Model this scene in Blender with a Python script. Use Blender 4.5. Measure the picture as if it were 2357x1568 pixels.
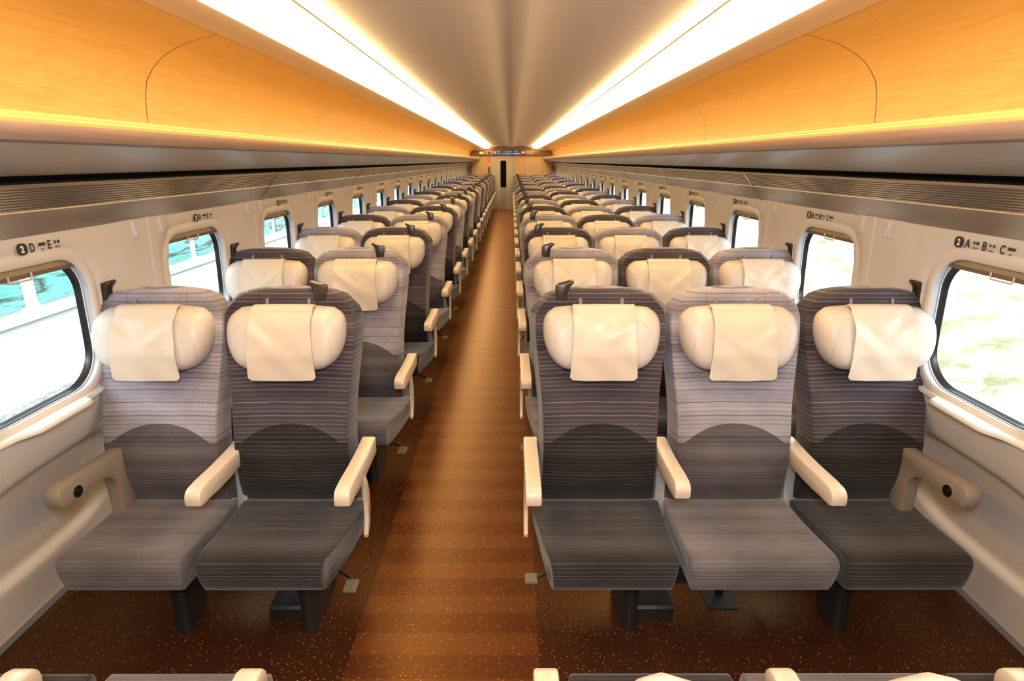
import bpy, math, random
from mathutils import Vector
random.seed(7)
for o in list(bpy.data.objects): bpy.data.objects.remove(o)
S = bpy.context.scene
COL = S.collection
# ------------------------------------------------------------------ camera
F_PX = 1357.0
cam_d = bpy.data.cameras.new('camera'); cam = bpy.data.objects.new('camera', cam_d); COL.objects.link(cam)
cam_d.sensor_width = 36.0; cam_d.lens = F_PX/2357*36.0; cam_d.clip_start = .05; cam_d.clip_end = 300
cam.location = (0, 0, 1.63); cam.rotation_euler = (math.radians(90-16.97), 0, -0.001)
S.camera = cam
# ------------------------------------------------------------------ light
SKY = 8.5          # daylight outside
LAMP = 12.6         # ceiling light strips
W = bpy.data.worlds.new('world'); S.world = W; W.use_nodes = True
bg = W.node_tree.nodes['Background']; bg.inputs[0].default_value = (.86, .95, 1.0, 1); bg.inputs[1].default_value = SKY
fl = bpy.data.lights.new('camera_flash', 'AREA'); fl.shape = 'DISK'; fl.size = .25; fl.energy = 46; fl.color = (.95, .95, 1)
flo = bpy.data.objects.new('camera_flash', fl); COL.objects.link(flo); flo.location = (0, -.15, 1.92); flo.rotation_euler = (math.radians(74), 0, 0)
S.view_settings.view_transform = 'Standard'; S.view_settings.look = 'None'; S.view_settings.gamma = 1
S.view_settings.exposure = 0.0; S.view_settings.use_curve_mapping = False
PITCH = 1.04; NROW = 20; YEND = 21.1; YBACK = -1.45; HW = 1.50

# ------------------------------------------------------------------ helpers
class MB:
    def __init__(s): s.v = []; s.f = []; s.uv = []; s.m = []
    def vert(s, p, uv=(0, 0)): s.v.append(tuple(p)); s.uv.append(uv); return len(s.v)-1
    def face(s, ids, m=0): s.f.append(tuple(ids)); s.m.append(m)
    def grid(s, rows, m=0, closed=False, flip=False):
        """rows: list of lists of (p, uv)"""
        ids = [[s.vert(p, uv) for p, uv in r] for r in rows]
        n = len(ids[0])
        for a, b in zip(ids[:-1], ids[1:]):
            for i in range(n if closed else n-1):
                j = (i+1) % n
                q = (a[i], a[j], b[j], b[i])
                s.face(q[::-1] if flip else q, m)
        return ids
    def box(s, x0, x1, y0, y1, z0, z1, m=0, b=0.0):
        c = [(x, y, z) for z in (z0, z1) for y in (y0, y1) for x in (x0, x1)]
        i = [s.vert(p, (p[0], p[2])) for p in c]
        for q in ((0, 2, 3, 1), (4, 5, 7, 6), (0, 1, 5, 4), (2, 6, 7, 3), (0, 4, 6, 2), (1, 3, 7, 5)): s.face([i[k] for k in q], m)
    def prism(s, pts, axis, a0, a1, r=0.0, m=0):
        """extrude a 2-D outline (list of (p,q)) along an axis, edges rounded by inset r"""
        n = len(pts); cx = sum(p[0] for p in pts)/n; cy = sum(p[1] for p in pts)/n
        # inset by normals
        area = sum(pts[i][0]*pts[(i+1) % n][1]-pts[(i+1) % n][0]*pts[i][1] for i in range(n))
        sg = 1 if area > 0 else -1
        def inset(d):
            out = []
            for i in range(n):
                p0, p1, p2 = pts[i-1], pts[i], pts[(i+1) % n]
                e1 = Vector((p1[0]-p0[0], p1[1]-p0[1])); e2 = Vector((p2[0]-p1[0], p2[1]-p1[1]))
                e1.normalize(); e2.normalize()
                nn = Vector((-(e1.y+e2.y), e1.x+e2.x))*sg
                if nn.length > 1e-6: nn.normalize()
                out.append((p1[0]+nn.x*d, p1[1]+nn.y*d))
            return out
        def put(a, p):
            return {'x': (a, p[0], p[1]), 'y': (p[0], a, p[1]), 'z': (p[0], p[1], a)}[axis]
        st = [(a0, r), (a0+.3*r, .3*r), (a0+r, 0), (a1-r, 0), (a1-.3*r, .3*r), (a1, r)] if r > 0 else [(a0, 0), (a1, 0)]
        rows = [[(put(a, p), (a, p[1])) for p in inset(d)] for a, d in st]
        ids = s.grid(rows, m, closed=True)
        s.face(ids[0][::-1], m); s.face(ids[-1], m)
    def cyl(s, c, axis, r, h, n=20, m=0, r2=None):
        r2 = r if r2 is None else r2
        def put(a, u, w): return {'x': (c[0]+a, c[1]+u, c[2]+w), 'y': (c[0]+u, c[1]+a, c[2]+w), 'z': (c[0]+u, c[1]+w, c[2]+a)}[axis]
        rows = []
        for a, rr in ((0, r), (h, r2)):
            rows.append([(put(a, rr*math.cos(t*2*math.pi/n), rr*math.sin(t*2*math.pi/n)), (a, t/n)) for t in range(n)])
        ids = s.grid(rows, m, closed=True); s.face(ids[0][::-1], m); s.face(ids[-1], m)
    def tube(s, path, r, n=8, m=0):
        rows = []
        for k, p in enumerate(path):
            p = Vector(p); a = Vector(path[max(k-1, 0)]); b = Vector(path[min(k+1, len(path)-1)])
            t = (b-a).normalized(); u = t.orthogonal().normalized() if k == 0 else (pu - t*pu.dot(t)).normalized(); pu = u
            w = t.cross(u); rr = r[k] if isinstance(r, (list, tuple)) else r
            rows.append([(p+u*rr*math.cos(q*2*math.pi/n)+w*rr*math.sin(q*2*math.pi/n), (q/n, k*.1)) for q in range(n)])
        ids = s.grid(rows, m, closed=True); s.face(ids[0][::-1], m); s.face(ids[-1], m)
    def mesh(s, name, mats, smooth=35):
        me = bpy.data.meshes.new(name); me.from_pydata(s.v, [], s.f)
        uvl = me.uv_layers.new(name='UVMap')
        for l in me.loops: uvl.data[l.index].uv = s.uv[l.vertex_index]
        if not isinstance(mats, (list, tuple)): mats = [mats]
        for mt in mats: me.materials.append(mt)
        me.polygons.foreach_set('material_index', s.m)
        if smooth:
            me.polygons.foreach_set('use_smooth', [True]*len(s.f))
        me.update()
        import bmesh
        bm = bmesh.new(); bm.from_mesh(me)
        bmesh.ops.recalc_face_normals(bm, faces=bm.faces) if s.closed else None
        if smooth:
            lim = math.radians(smooth)
            for e in bm.edges:
                if len(e.link_faces) == 2 and e.calc_face_angle(0) > lim: e.smooth = False
        bm.to_mesh(me); bm.free()
        return me
    closed = True
    def build(s, name, mats, parent=None, smooth=35):
        return link(name, s.mesh(name, mats, smooth), parent)
def link(name, me, parent=None):
    o = bpy.data.objects.new(name, me); COL.objects.link(o)
    if parent is not None: o.parent = parent
    return o
def empty(name, loc=(0, 0, 0), parent=None):
    o = bpy.data.objects.new(name, None); COL.objects.link(o); o.location = loc; o.empty_display_size = .1
    if parent is not None: o.parent = parent
    return o
def tag(o, label, cat, group=None):
    o['label'] = label; o['category'] = cat
    if group: o['group'] = group
    return o
def struct(o): o['kind'] = 'structure'; return o
def copy_tree(o, parent=None):
    c = o.copy(); COL.objects.link(c); c.parent = parent
    for ch in [k for k in ALLCH.get(o.name, [])]: copy_tree(ch, c)
    return c
ALLCH = {}
def snapshot():
    ALLCH.clear()
    for o in bpy.data.objects:
        if o.parent: ALLCH.setdefault(o.parent.name, []).append(o)
def lerp(a, b, t): return a+(b-a)*t
def interp(tab, x):
    if x <= tab[0][0]: return tab[0][1]
    for (x0, y0), (x1, y1) in zip(tab[:-1], tab[1:]):
        if x <= x1:
            t = (x-x0)/(x1-x0); return y0+(y1-y0)*t
    return tab[-1][1]
def sinterp(tab, x):
    """smooth (Catmull-Rom) version"""
    n = len(tab)
    if x <= tab[0][0]: return tab[0][1]
    if x >= tab[-1][0]: return tab[-1][1]
    for i in range(n-1):
        if x <= tab[i+1][0]:
            x0, y0 = tab[i]; x1, y1 = tab[i+1]
            m0 = (tab[i+1][1]-tab[max(i-1, 0)][1])/(tab[i+1][0]-tab[max(i-1, 0)][0])
            m1 = (tab[min(i+2, n-1)][1]-tab[i][1])/(tab[min(i+2, n-1)][0]-tab[i][0])
            h = x1-x0; t = (x-x0)/h
            return (2*t**3-3*t*t+1)*y0+(t**3-2*t*t+t)*h*m0+(-2*t**3+3*t*t)*y1+(t**3-t*t)*h*m1

# ------------------------------------------------------------------ materials
def mat(name, color, rough=.5, metal=0.0, spec=.5, emit=None, estr=0, coat=0, sheen=0):
    m = bpy.data.materials.new(name); m.use_nodes = True
    b = m.node_tree.nodes['Principled BSDF']
    b.inputs['Base Color'].default_value = (*color, 1); b.inputs['Roughness'].default_value = rough
    b.inputs['Metallic'].default_value = metal; b.inputs['Specular IOR Level'].default_value = spec
    if coat: b.inputs['Coat Weight'].default_value = coat; b.inputs['Coat Roughness'].default_value = .15
    if sheen: b.inputs['Sheen Weight'].default_value = sheen; b.inputs['Sheen Roughness'].default_value = .4
    if emit: b.inputs['Emission Color'].default_value = (*emit, 1); b.inputs['Emission Strength'].default_value = estr
    return m
class NT:
    def __init__(s, m): s.m = m; s.t = m.node_tree; s.b = s.t.nodes['Principled BSDF']
    def n(s, typ, **k):
        nd = s.t.nodes.new(typ)
        for a, v in k.items():
            if a.startswith('i_'):
                key = a[2:]; key = int(key) if key.isdigit() else key.replace('_', ' ')
                nd.inputs[key].default_value = v
            else: setattr(nd, a, v)
        return nd
    def l(s, a, b): s.t.links.new(a, b)
    def math(s, op, a, b=None, c=None, clamp=False):
        nd = s.t.nodes.new('ShaderNodeMath'); nd.operation = op; nd.use_clamp = clamp
        for i, v in enumerate((a, b, c)):
            if v is None: continue
            if isinstance(v, (int, float)): nd.inputs[i].default_value = v
            else: s.l(v, nd.inputs[i])
        return nd.outputs[0]
    def mix(s, fac, a, b):
        nd = s.t.nodes.new('ShaderNodeMix'); nd.data_type = 'RGBA'
        for sock, v in ((nd.inputs[0], fac), (nd.inputs[6], a), (nd.inputs[7], b)):
            if isinstance(v, (int, float)): sock.default_value = v
            elif isinstance(v, tuple): sock.default_value = (*v, 1)
            else: s.l(v, sock)
        return nd.outputs[2]
    def ramp(s, fac, stops):
        nd = s.t.nodes.new('ShaderNodeValToRGB'); cr = nd.color_ramp
        while len(cr.elements) < len(stops): cr.elements.new(.5)
        for e, (p, c) in zip(cr.elements, stops): e.position = p; e.color = (*c, 1) if isinstance(c, tuple) else (c, c, c, 1)
        s.l(fac, nd.inputs[0]); return nd.outputs[0]
    def obj(s, scale=(1, 1, 1)):
        tc = s.n('ShaderNodeTexCoord'); mp = s.n('ShaderNodeMapping'); mp.inputs['Scale'].default_value = scale
        s.l(tc.outputs['Object'], mp.inputs[0]); return mp.outputs[0]
    def bump(s, h, strength=.2, dist=.002):
        nd = s.n('ShaderNodeBump'); nd.inputs['Strength'].default_value = strength; nd.inputs['Distance'].default_value = dist
        s.l(h, nd.inputs['Height']); s.l(nd.outputs[0], s.b.inputs['Normal'])

def fabric(name, up, up_line, low, low_line, arch=True, warm=None):
    """striped moquette: fine cross stripes along v (metres); lower part darker below an arched seam"""
    m = mat(name, up, .9, spec=.15, sheen=.25); t = NT(m)
    uvn = t.n('ShaderNodeUVMap'); sep = t.n('ShaderNodeSeparateXYZ'); t.l(uvn.outputs[0], sep.inputs[0])
    u, v = sep.outputs[0], sep.outputs[1]
    # slight irregular wobble of each line
    nz = t.n('ShaderNodeTexNoise', noise_dimensions='2D', i_Scale=9.0, i_Detail=2.0); t.l(uvn.outputs[0], nz.inputs['Vector'])
    vv = t.math('ADD', v, t.math('MULTIPLY', t.math('SUBTRACT', nz.outputs[0], .5), .004))
    ph = t.math('MULTIPLY', vv, 66.0)
    fr = t.math('FRACT', ph); cell = t.math('FLOOR', ph)
    wn = t.n('ShaderNodeTexWhiteNoise', noise_dimensions='1D'); t.l(cell, wn.inputs['W'])
    # line at random place and of random strength in its cell
    cen = t.math('MULTIPLY_ADD', wn.outputs[0], .3, .35)
    d = t.math('ABSOLUTE', t.math('SUBTRACT', fr, cen))
    line = t.math('SUBTRACT', 1.0, t.math('MULTIPLY', d, 6.5), clamp=True)
    wn2 = t.n('ShaderNodeTexWhiteNoise', noise_dimensions='1D'); t.l(t.math('ADD', cell, 37.3), wn2.inputs['W'])
    line = t.math('MULTIPLY', line, t.math('MULTIPLY_ADD', wn2.outputs[0], .90, .22))
    # broad tonal bands of the weave
    bn = t.n('ShaderNodeTexNoise', noise_dimensions='1D', i_Scale=13.0, i_Detail=1.5); t.l(v, bn.inputs['W'])
    band = t.math('MULTIPLY', t.math('SUBTRACT', bn.outputs[0], .5), 1.3)
    # crushed pile patches and fine weave grain
    pn = t.n('ShaderNodeTexNoise', noise_dimensions='3D', i_Scale=7.0, i_Detail=2.0, i_Roughness=.5); t.l(t.obj(), pn.inputs['Vector'])
    gn = t.n('ShaderNodeTexNoise', noise_dimensions='3D', i_Scale=700.0, i_Detail=1.0); t.l(t.obj(), gn.inputs['Vector'])
    tone = t.math('ADD', t.math('MULTIPLY_ADD', t.math('SUBTRACT', pn.outputs[0], .5), .9, 1.0), band)
    tone = t.math('ADD', tone, t.math('MULTIPLY', t.math('SUBTRACT', gn.outputs[0], .5), 1.1))
    tone = t.math('MAXIMUM', tone, .45)
    up_c = t.mix(line, up, up_line); 
    if arch:
        # arched seam: z drops towards the sides
        a = t.math('POWER', t.math('MINIMUM', t.math('DIVIDE', t.math('ABSOLUTE', u), .225), 1.0), 2.2)
        seam = t.math('SUBTRACT', ARCH, t.math('MULTIPLY', a, .068))
        dd = t.math('SUBTRACT', v, seam)
        sel = t.math('LESS_THAN', dd, 0.0)
        low_c = t.mix(line, low, low_line)
        col = t.mix(sel, up_c, low_c)
        sl = t.math('SUBTRACT', 1.0, t.math('MULTIPLY', t.math('ABSOLUTE', dd), 600.0), clamp=True)
        # panel joins beside the straps near the top
        jl = t.math('MULTIPLY', t.math('SUBTRACT', 1.0, t.math('MULTIPLY', t.math('ABSOLUTE', t.math('SUBTRACT', t.math('ABSOLUTE', u), .118)), 700.0), clamp=True), t.math('GREATER_THAN', v, 1.10))
        sl = t.math('MULTIPLY', t.math('MAXIMUM', sl, jl), .7)
        col = t.mix(sl, col, tuple(c*.3 for c in low))
    else: col = up_c
    mul = t.n('ShaderNodeMix', data_type='RGBA', blend_type='MULTIPLY'); mul.inputs[0].default_value = 1
    t.l(col, mul.inputs[6]); cb = t.n('ShaderNodeCombineXYZ')
    for i in range(3): t.l(tone, cb.inputs[i])
    t.l(cb.outputs[0], mul.inputs[7]); t.l(mul.outputs[2], t.b.inputs['Base Color'])
    t.bump(gn.outputs[0], .35, .0015)
    return m
ARCH = .690
GREY_UP, GREY_UPL = (.235, .207, .232), (.055, .045, .049)
GREY_LO, GREY_LOL = (.080, .066, .069), (.026, .022, .023)
DARK_UP, DARK_UPL = (.044, .034, .038), (.165, .14, .15)
DARK_LO, DARK_LOL = (.014, .012, .012), (.070, .060, .063)
M = {}
M['back_light'] = fabric('light_striped_moquette', GREY_UP, GREY_UPL, GREY_LO, GREY_LOL)
M['back_dark'] = fabric('dark_striped_moquette', DARK_UP, DARK_UPL, DARK_LO, DARK_LOL)
M['seat_light'] = fabric('light_cushion_moquette', (.118, .101, .106), (.036, .030, .032), None, None, False)
M['seat_dark'] = fabric('dark_cushion_moquette', (.022, .0188, .0188), (.090, .077, .080), None, None, False)
M['headrest'] = mat('cream_leather', (.45, .385, .335), .42, spec=.4)
t = NT(M['headrest']); nz = t.n('ShaderNodeTexNoise', i_Scale=400.0, i_Detail=2.0); t.l(t.obj(), nz.inputs['Vector']); t.bump(nz.outputs[0], .12, .001)
uvn = t.n('ShaderNodeUVMap'); sp = t.n('ShaderNodeSeparateXYZ'); t.l(uvn.outputs[0], sp.inputs[0])
ea = t.math('POWER', t.math('DIVIDE', t.math('ABSOLUTE', sp.outputs[0]), .178), 3.5); eb = t.math('POWER', t.math('DIVIDE', t.math('ABSOLUTE', t.math('SUBTRACT', sp.outputs[1], .975)), .118), 3.5)
ln = t.math('SUBTRACT', 1.0, t.math('MULTIPLY', t.math('ABSOLUTE', t.math('SUBTRACT', t.math('ADD', ea, eb), 1.0)), 28.0), clamp=True)
t.l(t.mix(t.math('MULTIPLY', ln, .45), (.45, .385, .335), (.22, .15, .10)), t.b.inputs['Base Color'])
M['cloth'] = mat('cream_vinyl_cloth', (.50, .41, .325), .38, spec=.4)
t = NT(M['cloth']); uvn = t.n('ShaderNodeUVMap'); sp = t.n('ShaderNodeSeparateXYZ'); t.l(uvn.outputs[0], sp.inputs[0])
eu = t.math('ABSOLUTE', t.math('SUBTRACT', t.math('ABSOLUTE', sp.outputs[0]), .111)); ev = t.math('ABSOLUTE', t.math('SUBTRACT', sp.outputs[1], .008))
hem = t.math('SUBTRACT', 1.0, t.math('MULTIPLY', t.math('MINIMUM', eu, ev), 900.0), clamp=True)
t.l(t.mix(t.math('MULTIPLY', hem, .22), (.50, .41, .325), (.32, .24, .17)), t.b.inputs['Base Color'])
nz = t.n('ShaderNodeTexNoise', i_Scale=900.0); t.l(t.obj(), nz.inputs['Vector']); t.bump(nz.outputs[0], .10, .0008)
M['strap'] = mat('strap_webbing', (.17, .135, .15), .8)
M['handle'] = mat('dark_brown_plastic', (.028, .018, .013), .30, spec=.4)
M['arm'] = mat('cream_plastic', (.50, .40, .31), .33, spec=.5)
M['arm_side'] = mat('beige_grey_plastic', (.34, .285, .23), .4)
M['arm_wall'] = mat('taupe_plastic', (.20, .158, .122), .33)
M['post'] = mat('grey_cast_metal', (.42, .42, .42), .4, metal=.5)
M['black'] = mat('black_metal', (.007, .008, .009), .5)
M['shell'] = mat('dark_back_shell', (.03, .026, .025), .5)
M['pedal'] = mat('worn_pedal', (.16, .14, .09), .5)
M['button'] = mat('black_button', (.004, .004, .004), .3)
M['chrome'] = mat('chrome', (.8, .8, .8), .2, metal=1)
# ---- floor
M['floor'] = mat('speckled_lino', (.05, .02, .01), .33, spec=.15); M['floor'].node_tree.nodes['Principled BSDF'].inputs['Specular Tint'].default_value = (1, .62, .22, 1); t = NT(M['floor'])
P = t.obj(); sp = t.n('ShaderNodeSeparateXYZ'); t.l(P, sp.inputs[0])
fr = t.math('FRACT', t.math('MULTIPLY', t.math('ADD', sp.outputs[1], .03), 1/.195))
bandm = t.math('MULTIPLY', t.math('GREATER_THAN', fr, .5), 1.0)
aisle = t.math('LESS_THAN', t.math('ABSOLUTE', t.math('ADD', sp.outputs[0], .232)), .325)
base = t.mix(aisle, (.027, .0082, .004), t.mix(bandm, (.050, .0125, .0046), (.076, .0225, .0068)))
vo = t.n('ShaderNodeTexVoronoi', i_Scale=100.0, i_Randomness=1.0); t.l(P, vo.inputs['Vector'])
wn = t.n('ShaderNodeTexWhiteNoise', noise_dimensions='3D'); t.l(vo.outputs['Position'], wn.inputs['Vector'])
pick = t.math('GREATER_THAN', wn.outputs[0], .50)
sz = t.math('MULTIPLY_ADD', wn.outputs[0], .16, .06)
spk = t.math('MULTIPLY', pick, t.math('LESS_THAN', vo.outputs['Distance'], sz))
base = t.mix(t.math('MULTIPLY', spk, .75), base, (.55, .22, .075))
nz = t.n('ShaderNodeTexNoise', i_Scale=160.0, i_Detail=3.0); t.l(P, nz.inputs['Vector'])
base = t.mix(t.math('MULTIPLY', t.math('GREATER_THAN', nz.outputs[0], .62), .25), base, (.12, .042, .014))
t.l(base, t.b.inputs['Base Color'])
t.l(t.math('MULTIPLY_ADD', nz.outputs[0], .15, .24), t.b.inputs['Roughness']); t.bump(nz.outputs[0], .06, .001)
gls = t.n('ShaderNodeBsdfGlossy'); gls.inputs['Color'].default_value = (1.0, .52, .14, 1); gls.inputs['Roughness'].default_value = .36
lw = t.n('ShaderNodeLayerWeight'); lw.inputs[0].default_value = .5
fc = t.math('MULTIPLY_ADD', t.math('POWER', lw.outputs['Facing'], 3.0), .27, .028)
mxs = t.n('ShaderNodeMixShader'); t.l(fc, mxs.inputs[0]); t.l(t.b.outputs[0], mxs.inputs[1]); t.l(gls.outputs[0], mxs.inputs[2])
t.l(mxs.outputs[0], t.t.nodes['Material Output'].inputs[0])
# ---- wall panels
M['wall'] = mat('cream_wall_panel', (.58, .52, .465), .42, spec=.4); t = NT(M['wall'])
nz = t.n('ShaderNodeTexNoise', i_Scale=420.0, i_Detail=2.0); t.l(t.obj(), nz.inputs['Vector']); t.bump(nz.outputs[0], .15, .001)
M['wall_frame'] = mat('window_frame_white', (.62, .60, .58), .35)
M['reveal'] = mat('window_reveal_grey', (.34, .34, .36), .4)
M['gasket'] = mat('black_rubber', (.008, .010, .014), .35)
M['blind'] = mat('brown_roller_blind', (.28, .20, .12), .6)
M['blind_handle'] = mat('cream_blind_handle', (.55, .47, .38), .4)
M['sill'] = mat('window_sill_white', (.66, .62, .58), .35)
M['seam'] = mat('white_joint_strip', (.62, .60, .60), .35)
M['skirting'] = mat('aluminium_skirting', (.42, .42, .44), .38, metal=.6)
gm = bpy.data.materials.new('window_glass'); gm.use_nodes = True; M['glass'] = gm
nt = gm.node_tree; nt.nodes.clear(); o_ = nt.nodes.new('ShaderNodeOutputMaterial'); mx = nt.nodes.new('ShaderNodeMixShader')
tr = nt.nodes.new('ShaderNodeBsdfTransparent'); tr.inputs[0].default_value = (.93, .97, .965, 1); gl = nt.nodes.new('ShaderNodeBsdfGlossy'); gl.inputs['Roughness'].default_value = .02
fz = nt.nodes.new('ShaderNodeMath'); fz.operation = 'MULTIPLY_ADD'; fz.inputs[1].default_value = .30; fz.inputs[2].default_value = .03
lw = nt.nodes.new('ShaderNodeLayerWeight'); lw.inputs[0].default_value = .5; pw = nt.nodes.new('ShaderNodeMath'); pw.operation = 'POWER'; pw.inputs[1].default_value = 5.0
nt.links.new(lw.outputs['Facing'], pw.inputs[0]); nt.links.new(pw.outputs[0], fz.inputs[0])
nt.links.new(fz.outputs[0], mx.inputs[0]); nt.links.new(tr.outputs[0], mx.inputs[1]); nt.links.new(gl.outputs[0], mx.inputs[2]); nt.links.new(mx.outputs[0], o_.inputs[0])
# ---- wood
def wood(name, c1, c2, rough=.38, seam=True, axis=1, spec=.4, sc=1.0):
    m = mat(name, c1, rough, spec=spec); t = NT(m)
    s1 = [9.0*sc, 9.0*sc, 9.0*sc]; s1[axis] = .55; s2 = [130.0*sc]*3; s2[axis] = 3.0
    n1 = t.n('ShaderNodeTexNoise', i_Scale=1.0, i_Detail=4.0, i_Roughness=.55, i_Distortion=.6); t.l(t.obj(tuple(s1)), n1.inputs['Vector'])
    wv = t.math('FRACT', t.math('MULTIPLY', n1.outputs[0], 14.0)); wv = t.math('POWER', t.math('ABSOLUTE', t.math('SUBTRACT', t.math('MULTIPLY', wv, 2.0), 1.0)), 2.0)
    n2 = t.n('ShaderNodeTexNoise', i_Scale=1.0, i_Detail=3.0, i_Roughness=.7); t.l(t.obj(tuple(s2)), n2.inputs['Vector'])
    f = t.math('ADD', t.math('MULTIPLY', wv, .32), t.math('MULTIPLY', t.math('SUBTRACT', n2.outputs[0], .35), 1.1), clamp=True)
    col = t.mix(f, c1, c2)
    if seam:
        sp = t.n('ShaderNodeSeparateXYZ'); t.l(t.obj(), sp.inputs[0])
        fy = t.math('FRACT', t.math('DIVIDE', t.math('ADD', sp.outputs[1], 2.08*5-2.42+1.04), 2.08))
        ln = t.math('LESS_THAN', t.math('ABSOLUTE', t.math('SUBTRACT', fy, .5)), .0016)
        col = t.mix(t.math('MULTIPLY', ln, .85), col, (.05, .025, .01))
    t.l(col, t.b.inputs['Base Color']); t.bump(n2.outputs[0], .08, .001)
    return m
M['oak'] = wood('oak_cove_panel', (.60, .375, .105), (.45, .25, .06))
M['oak_end'] = wood('oak_end_wall', (.62, .40, .20), (.48, .28, .12), seam=False, axis=2)
M['oak_dark'] = wood('brown_wood_fascia', (.22, .12, .07), (.15, .08, .05), seam=False, axis=0)
M['rack_wood'] = wood('pinkish_wood_edge', (.42, .27, .20), (.30, .18, .13), seam=False, rough=.3)
M['rack_under'] = wood('grey_grained_laminate', (.36, .325, .29), (.29, .255, .22), seam=False, rough=.28, spec=.55)
M['rail'] = mat('amber_rail', (.50, .38, .12), .22, spec=.6, coat=.3)
M['beige'] = mat('beige_ceiling_edge', (.55, .45, .34), .45)
M['ceil'] = mat('grey_beige_ceiling', (.64, .59, .55), .34, spec=.5); t = NT(M['ceil'])
sp = t.n('ShaderNodeSeparateXYZ'); t.l(t.obj(), sp.inputs[0])
fy = t.math('FRACT', t.math('ADD', sp.outputs[1], 10*1.04-2.40+.52)) ; fy = t.math('FRACT', t.math('DIVIDE', t.math('ADD', sp.outputs[1], 10*1.04-2.40+.52), 1.04))
ln = t.math('LESS_THAN', t.math('ABSOLUTE', t.math('SUBTRACT', fy, .5)), .0016)
t.l(t.mix(ln, (.64, .59, .55), (.85, .83, .80)), t.b.inputs['Base Color'])
nz = t.n('ShaderNodeTexNoise', i_Scale=300.0, i_Detail=2.0); t.l(t.obj(), nz.inputs['Vector']); t.bump(nz.outputs[0], .05, .001)
M['fins'] = mat('brushed_bronze_aluminium', (.46, .41, .34), .27, metal=.85)
M['fins_plate'] = mat('bronze_plate', (.36, .30, .235), .33, metal=.75)
M['void'] = mat('black_void', (.003, .003, .003), .9)
M['lamp'] = mat('lamp_diffuser', (.9, .85, .75), .5, emit=(1.0, .68, .31), estr=LAMP)
M['door'] = mat('beige_grey_door', (.50, .44, .36), .4, metal=.2)
M['door_panel'] = mat('greyer_door_strip', (.36, .32, .28), .35, metal=.3)
M['text'] = mat('dark_print', (.018, .014, .012), .5)
M['text_grey'] = mat('grey_print', (.16, .13, .12), .5)
M['text_white'] = mat('white_print', (.75, .68, .6), .5)

# ------------------------------------------------------------------ text
def text_mesh(body, size, m, bold=0.0, sx=1.0, ext=.0006):
    cu = bpy.data.curves.new('txt', 'FONT'); cu.body = body; cu.size = size; cu.extrude = ext; cu.offset = bold; cu.resolution_u = 4
    o = bpy.data.objects.new('txt', cu); COL.objects.link(o)
    bpy.context.view_layer.update()
    me = bpy.data.meshes.new_from_object(o.evaluated_get(bpy.context.evaluated_depsgraph_get()))
    bpy.data.objects.remove(o)
    if me.vertices:
        xs = [v.co.x for v in me.vertices]; ys = [v.co.y for v in me.vertices]
        x0 = min(xs)
        for v in me.vertices: v.co.x = (v.co.x-x0)*sx
    me.materials.clear(); me.materials.append(m)
    return me
def fit_text(body, w, h, m, bold=0.0):
    """text mesh scaled to w x h, lower-left corner at the origin"""
    me = text_mesh(body, .1, m, bold)
    xs = [v.co.x for v in me.vertices]; ys = [v.co.y for v in me.vertices]
    if not xs: return me
    kx = w/max(max(xs)-min(xs), 1e-6); ky = h/max(max(ys)-min(ys), 1e-6); y0 = min(ys); x0 = min(xs)
    for v in me.vertices: v.co.x = (v.co.x-x0)*kx; v.co.y = (v.co.y-y0)*ky
    return me

# ------------------------------------------------------------------ floor, ceiling, end walls
b = MB(); b.box(-1.80, 1.80, YBACK, YEND+.1, -.05, 0); struct(b.build('floor', M['floor'], smooth=0))
def drop(y): return max(0, (y-2.4))/18.7
def sweep(b, prof, ys, sx=1, m=0, far=None):
    rows = []
    for y in ys:
        k = drop(y); r = []; d = 0
        for i, (x, z) in enumerate(prof):
            xx, zz = (x, z) if far is None else (lerp(x, far[i][0], k), lerp(z, far[i][1], k))
            if i: d += math.dist(prof[i], prof[i-1])
            r.append(((sx*xx, y, zz), (d, y)))
        rows.append(r)
    return b.grid(rows, m)
YS = [YBACK+(YEND-.10-YBACK)*i/24 for i in range(25)]
cprof = [(0, 2.110), (.03, 2.112), (.07, 2.126), (.11, 2.146), (.16, 2.158), (.22, 2.167), (.28, 2.170), (.38, 2.166), (.50, 2.160), (.60, 2.158), (.66, 2.160), (.73, 2.170)]
cfar = [(x, z-.03*(1 if x < .05 else 1.4)) for x, z in cprof]
b = MB(); b.closed = False
for sx in (-1, 1): sweep(b, cprof, YS, sx, 0, cfar)
sweep(b, [(.72, 2.168), (1.00, 2.168)], YS, -1, 0, [(.72, 2.128), (1.00, 2.128)]); sweep(b, [(.72, 2.168), (1.00, 2.168)], YS, 1, 0, [(.72, 2.128), (1.00, 2.128)])
b.box(-1.68, 1.68, YBACK, YEND-.10, 2.26, 2.30)
struct(b.build('ceiling', M['ceil'], smooth=60))
# beige strip + wooden cove
n = 0
for sx, side in ((-1, 'left'), (1, 'right')):
    bp = [(.968, 2.165), (.968, 2.103), (.975, 2.100), (1.03, 2.090), (1.085, 2.078)]
    bf = [(x, z-.055) for x, z in bp]
    b = MB(); b.closed = False; sweep(b, bp, YS, sx, 0, bf); n += 1; struct(b.build('trim_%d' % n, M['beige'], smooth=30))
    cp = [(1.085, 2.078), (1.09, 2.079), (1.205, 2.050), (1.245, 2.034), (1.285, 2.014), (1.320, 1.990), (1.350, 1.960), (1.378, 1.92), (1.392, 1.87), (1.40, 1.80), (1.40, 1.735), (1.385, 1.70), (1.35, 1.685), (1.15, 1.680)]
    cf = [(x, z-(.055 if z > 2.0 else .03 if z > 1.95 else 0)) for x, z in cp]
    b = MB(); b.closed = False; sweep(b, cp, YS, sx, 0, cf); n += 1; struct(b.build('trim_%d' % n, M['oak'], smooth=25))

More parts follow.
